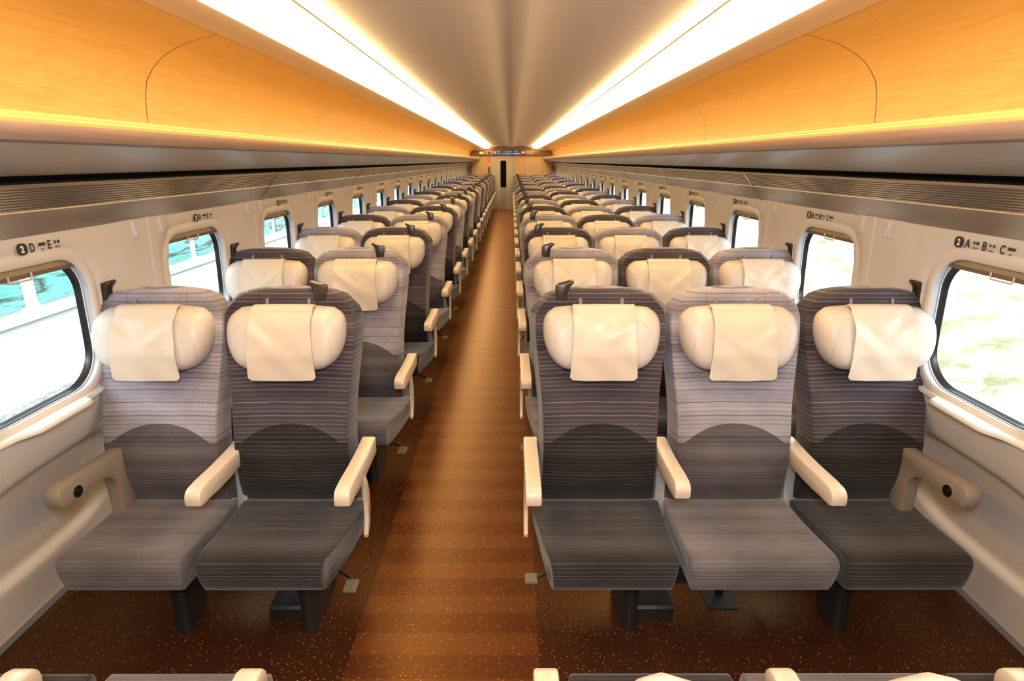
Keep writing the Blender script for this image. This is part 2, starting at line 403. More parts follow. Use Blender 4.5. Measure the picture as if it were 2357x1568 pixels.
# ceiling light strips
for sx, side in ((-1, 'left'), (1, 'right')):
    t0 = empty('ceiling_light', (sx*.84, YBACK+.1, 2.10))
    tag(t0, 'long glowing warm white ceiling light strip above the %s-hand %s seats' % (side, 'double' if sx < 0 else 'triple'), 'light')
    b = MB(); b.closed = False
    ys = YS[:-1]+[YEND-.55, YEND-.42, YEND-.36, YEND-.33]
    ys = sorted(set([YBACK+.1]+[y for y in ys if y < YEND-.5 and y > YBACK+.2]))+[YEND-.46, YEND-.38, YEND-.34, YEND-.325]
    wid = {YEND-.46: .98, YEND-.38: .85, YEND-.34: .6, YEND-.325: .3}
    rows = []
    for y in ys:
        w = wid.get(y, 1.0); k = drop(y); r = []
        for i in range(13):
            a = math.pi*i/12; x = .832-math.cos(a)*.128*w; z = lerp(2.128, 2.060, k)-(.012+.030*math.sin(a)**.8)*(w if w < .9 else 1)
            r.append(((sx*x-sx*.84, y-YBACK-.1, z-2.10), (i/12, y)))
        rows.append([((r[0][0][0], r[0][0][1], r[0][0][2]+.048), (0, y))]+r+[((r[-1][0][0], r[-1][0][1], r[-1][0][2]+.016), (1, y))])
    b.grid(rows); b.build('diffuser', M['lamp'], t0, smooth=60)
    b = MB()
    b.closed = False
    rows = []
    for y in YS[1:-1]:
        k = drop(y)
        rows.append([((sx*x-sx*.84, y-YBACK-.1, lerp(z, z-.055, k)-2.10), (x, y)) for x, z in ((.697, 2.124), (.697, 2.117), (.7035, 2.117), (.7035, 2.124))])
    b.grid(rows); b.build('edge_rail', M['beige'], t0)

# luggage racks
for sx, side in ((-1, 'left'), (1, 'right')):
    r0 = empty('luggage_rack', (sx*1.2, YBACK, 1.65))
    tag(r0, 'long overhead luggage rack with amber rail and grained underside along the %s wall' % side, 'luggage rack')
    def part(name, prof, m, sm=40):
        b = MB()
        rows = []
        n_ = len(prof); cx = sum(p[0] for p in prof)/n_
        for y in (0, .01)+tuple((YEND-YBACK)*i/20 for i in range(1, 20))+(YEND-YBACK-.01, YEND-YBACK-.002):
            rows.append([((sx*(x-1.2), y, z-1.65), (x, y)) for x, z in prof])
        ids = b.grid(rows, closed=True); b.face(ids[0][::-1]); b.face(ids[-1]); return b.build(name, m, r0, smooth=sm)
    part('front_rail', [(1.064, 1.711), (1.062, 1.722), (1.066, 1.733), (1.076, 1.738), (1.088, 1.736), (1.096, 1.728), (1.098, 1.711)], M['rail'])
    part('front_edge', [(1.062, 1.711), (1.100, 1.711), (1.110, 1.674), (1.094, 1.668), (1.083, 1.674), (1.072, 1.685), (1.064, 1.698)], M['rack_wood'], 50)
    part('rack_panel', [(1.094, 1.668), (1.083, 1.674), (1.110, 1.6785), (1.40, 1.6785), (1.40, 1.60), (1.345, 1.590), (1.335, 1.590), (1.30, 1.597), (1.20, 1.625), (1.12, 1.656)], M['rack_under'], 30)
# ribbed duct panels above the windows
def finprof():
    pts = [(1.366, 1.566)]
    x0, z0, x1, z1 = 1.368, 1.558, 1.418, 1.487
    N = 9
    for i in range(N):
        for q, dz in ((0, .0), (.55, .0), (.6, .0045), (.95, .0045)):
            t_ = (i+q)/N; nx, nz = .80, .60
            pts.append((lerp(x0, x1, t_)+nx*dz, lerp(z0, z1, t_)+nz*dz))
    pts += [(1.420, 1.485), (1.430, 1.478), (1.455, 1.448), (1.476, 1.425), (1.488, 1.412), (1.492, 1.408), (1.500, 1.405), (1.545, 1.405)]
    return pts
FP = finprof()
for sx, side in ((-1, 'left'), (1, 'right')):
    n += 1
    tr0 = struct(empty('trim_%d' % n, (0, 0, 0)))
    b = MB(); b.closed = False; sweep(b, FP[:-7], (YBACK, YEND), sx); b.build('ribbed_duct_panel', M['fins'], tr0, smooth=20)
    b = MB(); b.closed = False; sweep(b, FP[-8:], (YBACK, YEND), sx); b.build('duct_lower_plate', M['fins_plate'], tr0, smooth=20)
    b = MB(); b.closed = False; sweep(b, [(1.345, 1.605), (1.40, 1.605), (1.42, 1.575), (1.39, 1.545)], (YBACK, YEND), sx); b.build('dark_air_slot', M['void'], tr0, smooth=20)
    for k in range(10):
        y = 1.52+2.08*k; b = MB()
        path = [(sx*(p[0]-.003), y+.0-.02*math.sin(i/9*math.pi), p[1]-.003) for i, p in enumerate([FP[1], FP[9], FP[19], FP[29], FP[36], FP[-7], FP[-6], FP[-5], FP[-4], FP[-3]])]
        b.tube(path, .0018, 6); b.build('joint_strip', M['fins_plate'], tr0)

# ------------------------------------------------------------------ side walls with windows
WC0 = 1.805      # centre of the window of row 2 (y)
WH, ZB, ZT, RAD = .272, .845, 1.312, .125
def wallx(z):
    return sinterp([(-.01, 1.772), (.10, 1.752), (.25, 1.722), (.45, 1.668), (.60, 1.612), (.72, 1.560), (.82, 1.530), (1.0, 1.515), (1.2, 1.508), (1.45, 1.50)], z)
def sst(a, b_, x):
    t_ = min(max((x-a)/(b_-a), 0), 1); return t_*t_*(3-2*t_)
def relief(yl, z):
    """yl = y relative to the window centre, in -.52.. .52; + moves the wall outward"""
    d = 0
    # pillar between windows stands proud
    p = sst(.42, .455, yl) + (1-sst(-.262, -.25, yl) if yl < -.2 else 0)
    if z > .8: d -= .010*min(p, 1)*sst(.80, .86, z)
    else: pass
    return d
def recess(yl, z):
    """shallow hollow behind the wall armrest"""
    yy = (yl-.06 + .52) % 1.04 - .52   # centre at +.06
    ax = abs(yy)/.36; az = abs(z-.43)/.215
    r_ = (ax**4+az**4)**.25
    return .028*(1-sst(.80, 1.0, r_))
def rr(a, hw, zb, zt, rad):
    """point on a rounded rectangle, a in 0..1, uniformly by side"""
    w = 2*hw; h = zt-zb; sw, sh, ar = w-2*rad, h-2*rad, math.pi*rad/2
    tot = 2*(sw+sh)+4*ar; s = (a % 1)*tot
    for seg, L in enumerate((sw/2, ar, sh, ar, sw, ar, sh, ar, sw/2)):
        if s <= L+1e-9: break
        s -= L
    cy, cz = hw-rad, (zt+zb)/2
    if seg == 0: return (s, zt)
    if seg == 1: q = s/rad; return (hw-rad+rad*math.sin(q), zt-rad+rad*math.cos(q))
    if seg == 2: return (hw, zt-rad-s)
    if seg == 3: q = s/rad; return (hw-rad+rad*math.cos(q), zb+rad-rad*math.sin(q))
    if seg == 4: return (hw-rad-s, zb)
    if seg == 5: q = s/rad; return (-hw+rad-rad*math.sin(q), zb+rad-rad*math.cos(q))
    if seg == 6: return (-hw, zb+rad+s)
    if seg == 7: q = s/rad; return (-hw+rad-rad*math.cos(q), zt-rad+rad*math.sin(q))
    return (-(hw-rad)+s, zt)
def outer(p, y0, y1, z0, z1):
    """project a point radially from the window centre to the bay rectangle"""
    cz = (ZB+ZT)/2; dy, dz = p[0], p[1]-cz
    k = 1e9
    if dy > 1e-9: k = min(k, y1/dy)
    if dy < -1e-9: k = min(k, y0/dy)
    if dz > 1e-9: k = min(k, (z1-cz)/dz)
    if dz < -1e-9: k = min(k, (z0-cz)/dz)
    return (dy*k, cz+dz*k)
NA = 96
Z0W, Z1W = .80, 1.45
bays = [WC0+PITCH*k for k in range(-2, 19)]     # windows -> rows 0.. 20
YW0 = bays[0]-.52
for sx, side in ((-1, 'left'), (1, 'right')):
    b = MB(); b.closed = False
    X = lambda yl, z: sx*(wallx(z)+relief(yl, z))
    for c in bays:
        angs = [i/NA for i in range(NA)]
        inner = [rr(a, WH, ZB, ZT, RAD) for a in angs]
        outr = [outer(p, -.52, .52, Z0W, Z1W) for p in inner]
        # snap the corners
        for cy, cz in ((.52, Z0W), (.52, Z1W), (-.52, Z0W), (-.52, Z1W)):
            j = min(range(NA), key=lambda i: (outr[i][0]-cy)**2+(outr[i][1]-cz)**2); outr[j] = (cy, cz)
        rings = []
        # bevelled lip: rings growing from the opening
        for e, off in ((0.0, .008), (.003, .004), (.008, .001), (.018, .0), (.030, .0005), (.040, .006), (.048, .006), (.056, .0)):
            ring = []
            for p, q in zip(inner, outr):
                d = math.dist(p, q); k = min(e/d, .9) if d > 1e-6 else 0
                y, z = lerp(p[0], q[0], k), lerp(p[1], q[1], k)
                ring.append(((X(y, z)+sx*off*(1 if e > .02 or True else 0), c+y, z), (y, z)))
            rings.append(ring)
        for k in (.45, .6, .75, .88, 1.0):
            ring = []
            for p, q in zip(inner, outr):
                k0 = min(.056/max(math.dist(p, q), 1e-6), .9); kk = lerp(k0, 1, (k-.3)/.7)
                y, z = lerp(p[0], q[0], kk), lerp(p[1], q[1], kk)
                ring.append(((X(y, z), c+y, z), (y, z)))
            rings.append(ring)
        b.grid(rings, closed=True, flip=(sx > 0))
    # lower wall
    ny = 40*len(bays)
    ys = [YW0+PITCH*len(bays)*i/ny for i in range(ny+1)]
    zs = [0, .04, .10, .16]+[.18+.015*i for i in range(33)]+[.70, .75, .80]
    rows = []
    for z in zs:
        rows.append([((sx*(wallx(z)+recess(((y-WC0+.52) % PITCH)-.52, z)+(0 if z < .8 else relief(((y-WC0+.52) % PITCH)-.52, z))), y, z), (y, z)) for y in ys])
    b.grid(rows)
    # plain ends
    ye = bays[-1]+.52
    for a0, a1 in ((YBACK, YW0), (ye, YEND)):
        rows = [[((sx*wallx(z), y, z), (y, z)) for y in (a0, a1)] for z in zs+[.9, 1.1, 1.3, 1.45]]
        b.grid(rows)
    struct(b.build('wall_%s' % side, M['wall'], smooth=40))
    # outer skin so daylight only comes through the windows
    # skirting
    b = MB()
    b.box(sx*1.772-.010, sx*1.772+.012, YBACK, YEND, 0, .028)
    struct(b.build('baseboard_%s' % side, M['skirting']))
    b = MB()
    for k in range(9): b.cyl((sx*1.758, 1.74+PITCH*2*k-.0, .030), 'x', .010, .012*sx, 14)
    # joint strips of the wall panels
    for c in bays[:-1]:
        n += 1; b2 = MB(); y = c+.648; b2.closed = True
        xx = lambda z: wallx(z)-.012
        b2.box(sx*(xx(1.42))-.002, sx*(xx(1.42))+.002, y-.006, y+.006, .86, 1.42)
        ob = b2.build('trim_%d' % n, M['seam'], smooth=0); struct(ob)
        me = ob.data
        for v in me.vertices: v.co.x += sx*(wallx(v.co.z)-wallx(1.42))
    # windows
    wn0 = 0 if side == 'left' else len(bays)
    proto = None
    for wi, c in enumerate(bays):
        if proto is None:
            w0 = struct(empty('window_%d' % (wn0+wi+1), (sx*1.53, c, 0)))
            def ringmesh(name, steps, m, cap=False, sm=40):
                b = MB(); b.closed = False; rows = []
                for hw_, zb_, zt_, rad_, xo in steps:
                    rows.append([((sx*(xo-1.53 + (wallx(p[1])-wallx(1.08))*.8), p[0], p[1]), (p[0], p[1])) for p in (rr(i/NA, hw_, zb_, zt_, rad_) for i in range(NA))])
                ids = b.grid(rows, closed=True, flip=(sx > 0))
                if cap: b.face(ids[-1])
                return b.build(name, m, w0, smooth=sm)
            ringmesh('frame', [(WH+.0005, ZB-.0005, ZT+.0005, RAD, 1.519), (WH+.003, ZB-.003, ZT+.003, RAD, 1.522), (WH+.004, ZB-.004, ZT+.004, RAD, 1.544)], M['reveal'])
            ringmesh('inner_rim', [(WH+.005, ZB-.005, ZT+.005, RAD, 1.5435), (WH+.001, ZB-.001, ZT+.001, RAD, 1.542), (WH+.0005, ZB-.0005, ZT+.0005, RAD, 1.547)], M['wall_frame'])
            ringmesh('gasket', [(WH+.001, ZB-.001, ZT+.001, RAD, 1.546), (WH-.003, ZB+.003, ZT-.003, RAD-.001, 1.547), (WH-.005, ZB+.005, ZT-.005, RAD-.002, 1.553), (WH-.008, ZB+.008, ZT-.008, RAD-.003, 1.558), (WH-.011, ZB+.011, ZT-.011, RAD-.004, 1.564)], M['gasket'])
            ringmesh('pane', [(WH-.009, ZB+.009, ZT-.009, RAD-.003, 1.560)], M['glass'], cap=True, sm=0)
            b = MB(); b.box(sx*(1.528-1.53)-.002, sx*(1.528-1.53)+.002, -WH+.045, WH-.045, ZT-.036, ZT-.003); b.box(sx*(1.528-1.53)-.002, sx*(1.528-1.53)+.002, -WH+.02, WH-.02, ZT-.036, ZT-.022)
            bl = b.build('blind', M['blind'], w0, smooth=0)
            b = MB()
            ho = [(-.045, ZT-.020), (-.045, ZT-.036), (-.040, ZT-.042), (.040, ZT-.042), (.045, ZT-.036), (.045, ZT-.020)]
            b.tube([(sx*(1.522-1.53), y, z) for y, z in ho], .0030, 8)
            b.build('blind_handle', M['blind_handle'], bl)
            # sill with a shaped plan
            b = MB(); pl = [(-.30, .0), (-.285, .012), (-.22, .018), (-.17, .024), (-.115, .050), (-.10, .054), (.10, .054), (.125, .052), (.145, .018), (.22, .014), (.275, .010), (.29, 0), (.28, -.03), (-.28, -.03)]
            if True:
                rows = []
                for zz, sh in ((.806, .010), (.809, .002), (.816, 0), (.824, .001), (.827, .005)):
                    rows.append([((sx*(wallx(.82)-1.53-max(q-sh, -.03)), y, zz), (y, q)) for y, q in pl])
                ids = b.grid(rows, closed=True); b.face(ids[0][::-1]); b.face(ids[-1])
            b.build('sill', M['sill'], w0, smooth=50)
            snapshot(); proto = w0
        else:
            w1 = copy_tree(proto); w1.name = 'window_%d' % (wn0+wi+1); w1.location = (sx*1.53, c, 0)
# body shell outside the lining (train side, roof) so no light leaks in
for sx, nm in ((-1, 'wall_shell_left'), (1, 'wall_shell_right')):
    n += 1
    b = MB(); b.closed = False
    b.box(sx*1.86-.01, sx*1.86+.01, YBACK-.1, YEND+.2, -.3, .68)
    b.box(min(sx*1.572, sx*1.577), max(sx*1.572, sx*1.577), YBACK-.1, YEND+.2, 1.33, 1.46)
    b.box(sx*1.70-.02, sx*1.70+.02, YBACK-.1, YEND+.2, 1.40, 2.3)
    b.box(min(sx*1.70, sx*1.50), max(sx*1.70, sx*1.50), YBACK-.1, YEND+.2, 1.452, 1.46)
    b.box(min(sx*1.86, sx*1.60), max(sx*1.86, sx*1.60), YBACK-.1, YEND+.2, .66, .68)
    b.box(min(sx*1.600, sx*1.606), max(sx*1.600, sx*1.606), YBACK-.1, YEND+.2, .66, .80)
    b.box(min(sx*1.572, sx*1.606), max(sx*1.572, sx*1.606), YBACK-.1, YEND+.2, .79, .80)
    b.box(min(sx*1.572, sx*1.576), max(sx*1.572, sx*1.576), YBACK-.1, YEND+.2, .79, .835)
    for c in bays:
        b.box(min(sx*1.572, sx*1.577), max(sx*1.572, sx*1.577), c+.29, c+.75, .78, 1.46)
    b.box(min(sx*1.572, sx*1.577), max(sx*1.572, sx*1.577), YBACK-.1, bays[0]-.29, .78, 1.46)
    b.box(min(sx*1.572, sx*1.577), max(sx*1.572, sx*1.577), bays[-1]+.29, YEND+.1, .78, 1.46)
    struct(b.build('trim_%d' % n, M['shell'], smooth=0))

# coat hooks between the windows
ORD = ['front', 'second', 'third', 'fourth', 'fifth', 'sixth', 'seventh', 'eighth', 'ninth', 'tenth', 'eleventh', 'twelfth', 'thirteenth', 'fourteenth', 'fifteenth', 'sixteenth', 'seventeenth', 'eighteenth', 'nineteenth']
def hook_mesh(sx):
    b = MB()
    b.box(-.003, .003, -.006, .006, -.03, .035); b.tube([(-sx*.003, 0, .028), (-sx*.006, 0, -.020), (-sx*.012, 0, -.028), (-sx*.016, 0, -.022)], [.002, .0025, .003, .003], 8)
    return b.mesh('coat_hook', M['seam'])
for sx, side in ((-1, 'left'), (1, 'right')):
    hm = hook_mesh(sx)
    for k in range(18):
        c = WC0+PITCH*k
        for q, yo in (('nearer', .545), ('farther', .725)):
            o = link('coat_hook', hm); o.location = (sx*(wallx(1.37)-.013), c+yo, 1.37)
            tag(o, '%s small white coat hook on the %s wall between seat signs %d and %d' % (q, side, k+2, k+3), 'coat hook', 'coat hooks on the %s wall' % side)

# ------------------------------------------------------------------ seat number signs
def badge_mesh():
    b = MB(); pts = []
    for i in range(32):
        a = 2*math.pi*i/32; ca, sa = math.cos(a), math.sin(a)
        pts.append((.0205*abs(ca)**.75*(1 if ca >= 0 else -1), .0180*abs(sa)**.75*(1 if sa >= 0 else -1)))
    b.prism(pts, 'z', 0, .0006); return b.mesh('number_badge', M['text'])
BADGE = badge_mesh()
LET = {ch: fit_text(ch, w_*1.28, .0275, M['text'], .0015) for ch, w_ in (('A', .0165), ('B', .0125), ('C', .0145), ('D', .0145), ('E', .0105))}
KAN = {k: fit_text(k, w_, .0105, M['text'], .0) for k, w_ in (('通路側', .028), ('窓 側', .025), ('中 央', .025))}
ENG = {k: fit_text(k, w_, .0045, M['text_grey']) for k, w_ in (('AISLE', .012), ('WINDOW', .022), ('CENTER', .020))}
for sx, side in ((-1, 'left'), (1, 'right')):
    lay = ([('b', 0), ('D', .032), ('通路側', .064), ('E', .101), ('窓 側', .125)] if sx < 0 else
           [('b', 0), ('A', .030), ('窓 側', .060), ('B', .098), ('中 央', .122), ('C', .163), ('通路側', .188)])
    lay = [(a_, x_*1.09+.002*(x_ > 0)) for a_, x_ in lay]
    for k in range(19):
        row = k+2
        y0 = (1.809+PITCH*k) if sx < 0 else (1.982+PITCH*k)
        s0 = empty('seat_sign', (sx*(wallx(1.37)-.0045), y0, 1.37)); s0.rotation_euler = (math.pi/2, 0, math.pi/2 if sx < 0 else -math.pi/2)
        tag(s0, 'seat sign on the %s wall numbered %d, letters %s' % (side, row, 'D and E' if sx < 0 else 'A, B and C'), 'sign', 'seat number signs on the %s wall' % side)
        bd = link('number_badge', BADGE, s0)
        nm = fit_text(str(row), .013 if row < 10 else .022, .022, M['text_white'], .003)
        o = link('number', nm, bd); o.location = (-.0065 if row < 10 else -.011, -.011, .0008)
        for what, x in lay:
            if what == 'b': continue
            if what in LET: o = link('letter', LET[what], s0); o.location = (x-.006, -.0135, 0)
            else:
                o = link('seat_position_text', KAN[what], s0); o.location = (x-.006, .000, 0)
                e = {'通路側': 'AISLE', '窓 側': 'WINDOW', '中 央': 'CENTER'}[what]
                o = link('seat_position_text', ENG[e], s0); o.location = (x+(.002 if e == 'AISLE' else -.004), -.0125, 0)

# ------------------------------------------------------------------ end wall
b = MB(); b.box(-1.80, -.645, YEND, YEND+.08, 0, 2.2); b.box(.095, 1.80, YEND, YEND+.08, 0, 2.2); b.box(-.645, .095, YEND, YEND+.08, 1.81, 2.2)
struct(b.build('wall_far', M['oak_end'], smooth=0))
b = MB(); b.box(-1.80, 1.80, YBACK-.08, YBACK, 0, 2.3); struct(b.build('wall_near', M['oak_end'], smooth=0))
d0 = struct(empty('door_1', (-.275, YEND+.03, 0)))
b = MB(); b.box(-.37, .37, 0, .03, 0, 1.81); b.build('door_leaf', M['door'], d0, smooth=0)
b = MB(); b.box(-.37+.255, -.37+.475, -.004, .002, 0.0, 1.64); b.build('door_strip', M['door_panel'], d0, smooth=0)
b = MB(); pts = [(.10*abs(math.cos(a))**.35*(1 if math.cos(a) > 0 else -1), 1.185+.445*abs(math.sin(a))**.12*(1 if math.sin(a) > 0 else -1)) for a in [2*math.pi*(i+.5)/48 for i in range(48)]]
b.prism(pts, 'y', -.008, -.003); b.build('door_window', mat('dark_door_glass', (.002, .002, .002), .7, spec=.1), d0)
for x in (-.372, .372):
    b = MB(); b.box(x-.012, x+.012, -.034, .0, 0, 1.81); b.build('door_jamb', M['post'], d0, smooth=0)
# display fascia
fa = empty('display_fascia', (0, YEND, 1.80))
tag(fa, 'curved brown wooden fascia above the far door carrying the lit display', 'fascia')
pts = [(-1.36, .0), (1.36, .0), (1.385, .03), (1.38, .09), (1.33, .15), (1.25, .175), (1.0, .185), (.72, .21), (.62, .27), (.45, .318), (.30, .328), (.16, .31), (.07, .285), (0, .275), (-.07, .285), (-.16, .31), (-.30, .328), (-.45, .318), (-.62, .27), (-.72, .21), (-1.0, .185), (-1.25, .175), (-1.33, .15), (-1.38, .09), (-1.385, .03)]
b = MB(); b.prism(pts, 'y', -.09, -.002, .012); b.build('fascia_board', M['oak_dark'], fa, smooth=30)
b = MB(); b.prism([(-.95, .02), (.75, .02), (.75, .155), (-.95, .155)], 'y', -.100, -.09, .003); b.build('fascia_panel', wood('lighter_fascia', (.40, .25, .15), (.30, .18, .10), seam=False, axis=0), fa)
dp = empty('information_display', (0, YEND-.101, 1.80)); tag(dp, 'lit electronic information display with green and violet letters above the far door', 'display')
b = MB(); b.box(-.62, .46, -.014, 0, .018, .165); b.build('screen', mat('black_screen', (.004, .004, .008), .2), dp, smooth=0)
def em(name, c, s): return mat(name, (0, 0, 0), .5, emit=c, estr=s)
def disp(txt, x, z, w, h, m, nm='display_text'):
    o = link(nm, fit_text(txt, w, h, m, .002), dp); o.location = (x, -.016, z); o.rotation_euler = (math.pi/2, 0, 0)
disp('8', -.59, .05, .055, .085, em('amber_led', (1, .55, .25), 1.6), 'car_number')
disp('自由席', -.49, .105, .115, .04, em('blue_led', (.25, .6, 1), 1.3)); disp('NON-R', -.49, .05, .115, .035, em('blue_led', (.25, .6, 1), 1.3))
disp('はやぶさ', -.22, .100, .24, .045, em('green_led', (.05, .9, .3), 1.0)); disp('1号', .10, .100, .09, .05, em('green_led', (.05, .9, .3), 1.0))
disp('この列車は、', -.34, .035, .34, .045, em('violet_led', (.55, .4, 1), 1.3)); disp('新青森行', .05, .035, .27, .045, em('violet_led', (.55, .4, 1), 1.3))
b = MB(); b.cyl((.395, -.020, .10), 'y', .047, .006, 28); b.build('round_pictogram', em('pictogram_red', (1, .25, .12), 1.2), dp)
b = MB(); b.box(.370, .420, -.0225, -.020, .088, .112); b.build('pictogram_bar', em('pictogram_pale', (1, .85, .6), 1.4), dp, smooth=0)
b = MB(); b.box(-.79, -.70, -.110, -.100, .045, .115); o = b.build('camera_window', M['button'], smooth=0); o.location = (0, YEND, 1.80); tag(o, 'small black square sensor window left of the lit display', 'sensor')
b = MB(); b.box(-1.08, -.985, -.100, -.0905, .045, .115); b.box(-.98, -.955, -.100, -.0905, .05, .10); o = b.build('indicator_lamp', mat('indicator', (.6, .45, .15), .4, emit=(1, .75, .3), estr=.8), smooth=0); o.location = (0, YEND, 1.80); tag(o, 'small glowing amber indicator at the left of the far fascia', 'indicator')
b = MB(); b.cyl((-1.215, YEND-.02, 1.70), 'y', .028, .02, 20); o = b.build('wall_lamp_dot', M['text_white']); tag(o, 'small round white fitting on the far wall at upper left', 'fitting')
# red extinguisher sign, dark notice
b = MB(); b.box(-.82, -.73, YEND-.012, YEND, 1.59, 1.71); o = b.build('red_sign', mat('red_sign', (.75, .03, .01), .4, emit=(1, .06, .02), estr=.25), smooth=0); tag(o, 'small square red sign beside the far door', 'sign')
b = MB(); b.box(-.785, -.765, YEND-.014, YEND-.012, 1.62, 1.68); c_ = b.build('sign_mark', M['text_white'], o, smooth=0)
b = MB(); b.box(-.80, -.735, YEND-.010, YEND, 1.21, 1.42); o = b.build('notice_panel', mat('dark_notice', (.05, .06, .03), .4), smooth=0); tag(o, 'narrow dark green notice on the wall left of the far door', 'notice')
# framed tables folded on the end wall
for x0, x1, sd in ((-1.33, -.87, 'left'), (.47, 1.02, 'right')):
    p0 = empty('wall_panel', ((x0+x1)/2, YEND, 1.0)); tag(p0, 'framed wooden panel with pale border on the far wall, %s of the door' % sd, 'panel', 'framed panels on the far wall')
    hw_ = (x1-x0)/2; b = MB(); b.box(-hw_, hw_, -.02, 0, -.4, .48); b.build('panel_board', M['oak_end'], p0, smooth=0)
    b = MB(); b.box(-hw_-.02, -hw_, -.026, 0, -.4, .51); b.box(hw_, hw_+.02, -.026, 0, -.4, .51); b.box(-hw_-.02, hw_+.02, -.028, 0, .48, .515); b.build('panel_frame', M['arm'], p0, smooth=0)
# partition returns under the racks at the far end
for sx in (-1, 1):
    n += 1
    b = MB(); b.box(min(sx*1.36, sx*1.56), max(sx*1.36, sx*1.56), YEND-.25, YEND, 0, 1.60)
    struct(b.build('trim_%d' % n, M['oak_dark'], smooth=0))

# ------------------------------------------------------------------ seats
RECL = .220
YC = 1.875     # turning centre of the row-2 units
def Yl(y): return y-YC
BACK = [(.33, 2.030), (.40, 2.005), (.50, 1.985), (.58, 1.985), (.68, 2.005), (.80, 2.040), (.95, 2.080), (1.10, 2.118), (1.175, 2.140)]
def top_drop(a): return .030*a*a+.062*a**9
def back_mesh(m, shell, ww=.259):
    b = MB(); W_ = ww
    xs = []
    N = 13; r = .012
    for i in range(N): xs.append(lerp(-(W_-r), W_-r, i/(N-1)))
    cor = [W_-r*(1-math.sin(q)) for q in (.5, .9, 1.25, math.pi/2)]
    xs = [-c for c in cor[::-1]]+xs+cor
    nt_ = 30
    rows = []
    zb, zt = .335, 1.178
    for k in range(nt_+5):
        t_ = min(k/nt_, 1.0); ins = 0; extra = 0
        if k > nt_: q = (k-nt_)/4*math.pi/2; ins = 1-math.cos(q); extra = math.sin(q)
        ring_f, ring_b = [], []
        for x in xs:
            a = abs(x)/W_
            ztx = zt-.016-top_drop(a)
            z = zb+(ztx-zb)*t_
            if k > nt_: z = ztx+.016*extra
            wz = sinterp([(.33, .925), (.45, .905), (.60, .885), (.75, .90), (.90, .96), (1.0, 1.0), (1.10, 1.0), (1.18, .985)], z)
            yf = sinterp(BACK, z)
            # hollow of the middle, bolsters at the sides
            bol = .016*sst(.62, .9, z)*(1-sst(1.0, 1.12, z))+.004
            yf += bol*(1-(a)**2.2) if z > .6 else .004
            yf += -.014*(1-a*a)*sst(.36, .5, z)*(1-sst(.56, .68, z))
            rc = 0
            if abs(x) > W_-r: q = (abs(x)-(W_-r))/r; rc = r*(1-math.sqrt(max(0, 1-q*q)))
            th = lerp(.105, .070, (z-zb)/(zt-zb))
            yb = yf+th
            f_ = yf+rc+ins*.022; bk = yb-.4*rc-ins*.02
            # rounded bottom
            if k == 0: f_ += .014; 
            ring_f.append(((x*wz*.93, Yl(f_), z), (x, z+.0)))
            ring_b.append(((x*wz*1.0, Yl(bk), z), (x, z)))
        rows.append(ring_f+ring_b[::-1])
    ids = b.grid(rows, closed=True)
    n_ = len(xs)
    for ring, rev in ((ids[-1], False), (ids[0], True)):
        for i in range(n_-1):
            q = (ring[i], ring[i+1], ring[2*n_-2-i], ring[2*n_-1-i]); b.face(q[::-1] if rev else q)
    return b.mesh('backrest', m, 50)
def cushion_mesh(m, fl_, fr_, bl_, br_):
    b = MB()
    prof = [(2.045, .345), (2.035, .366), (2.00, .370), (1.94, .370), (1.87, .372), (1.80, .377), (1.73, .385), (1.67, .391), (1.64, .392), (1.624, .388), (1.615, .378), (1.611, .362), (1.612, .325), (1.619, .290), (1.628, .268), (1.640, .260), (1.70, .257), (1.85, .255), (2.045, .255)]
    vs = [0]
    for p, q in zip(prof[:-1], prof[1:]): vs.append(vs[-1]+math.dist(p, q))
    cy, cz = 1.83, .32
    rows = []
    st = [(-1, .62, 0), (-1, .80, 0), (-1, .93, .0), (-1, .985, .003), (-1, 1, .008)]+[(s_, 1, 0) for s_ in (-.8, -.6, -.4, -.2, 0, .2, .4, .6, .8)]+[(1, 1, .008), (1, .985, .003), (1, .93, .0), (1, .80, 0), (1, .62, 0)]
    for s_, sc, ins in st:
        r_ = []
        for (y, z), v in zip(prof, vs):
            k = min(max((y-1.61)/.42, 0), 1); kk = k**.62
            xl, xr = lerp(fl_, bl_, kk), lerp(fr_, br_, kk)
            # sides draw in towards the bottom
            low = 1-sst(.26, .37, z); xl += .012*low; xr -= .012*low
            x = lerp(xl, xr, (s_+1)/2) + (ins if s_ < 0 else -ins if s_ > 0 and abs(s_) == 1 else 0)
            if abs(s_) < 1: zz = z + (-.004*(1-s_*s_) if z > .34 and y > 1.68 else 0)
            else: zz = cz+(z-cz)*(1 if sc > .9 else sc/.93) if sc < .98 else z
            yy = y if sc > .98 else cy+(y-cy)*(sc if sc > .9 else sc)
            if sc == .985: yy = cy+(y-cy)*.994; zz = cz+(z-cz)*.985
            if sc == .93: yy = cy+(y-cy)*.975; zz = cz+(z-cz)*.93
            r_.append(((x, Yl(yy), zz), (x, v if sc > .9 else zz*1.0+3.0)))
        rows.append(r_)
    ids = b.grid(rows, closed=True); b.face(ids[0][::-1]); b.face(ids[-1])
    return b.mesh('seat_cushion', m, 60)
HZ0, HZ1 = .893, 1.122
def head_surf(x, t_):
    """front surface y of the headrest (world y), z"""
    z = lerp(HZ0, HZ1, t_)
    w = head_w(t_); u = min(abs(x)/w, 1)
    base = sinterp(BACK, z)-.004
    th = .088*(1-u**5)**.45*max(0.0, (1-abs(2*t_-1)**3.4))**.42
    wing = .030*(abs(x)/.2)**2.2
    return base-th*1.0-wing*(1-u**8)+.012*(1-u*u), z
def head_w(t_): return sinterp([(0, .125), (.08, .160), (.20, .186), (.35, .203), (.50, .212), (.70, .215), (.84, .211), (.93, .199), (1.0, .172)], t_)
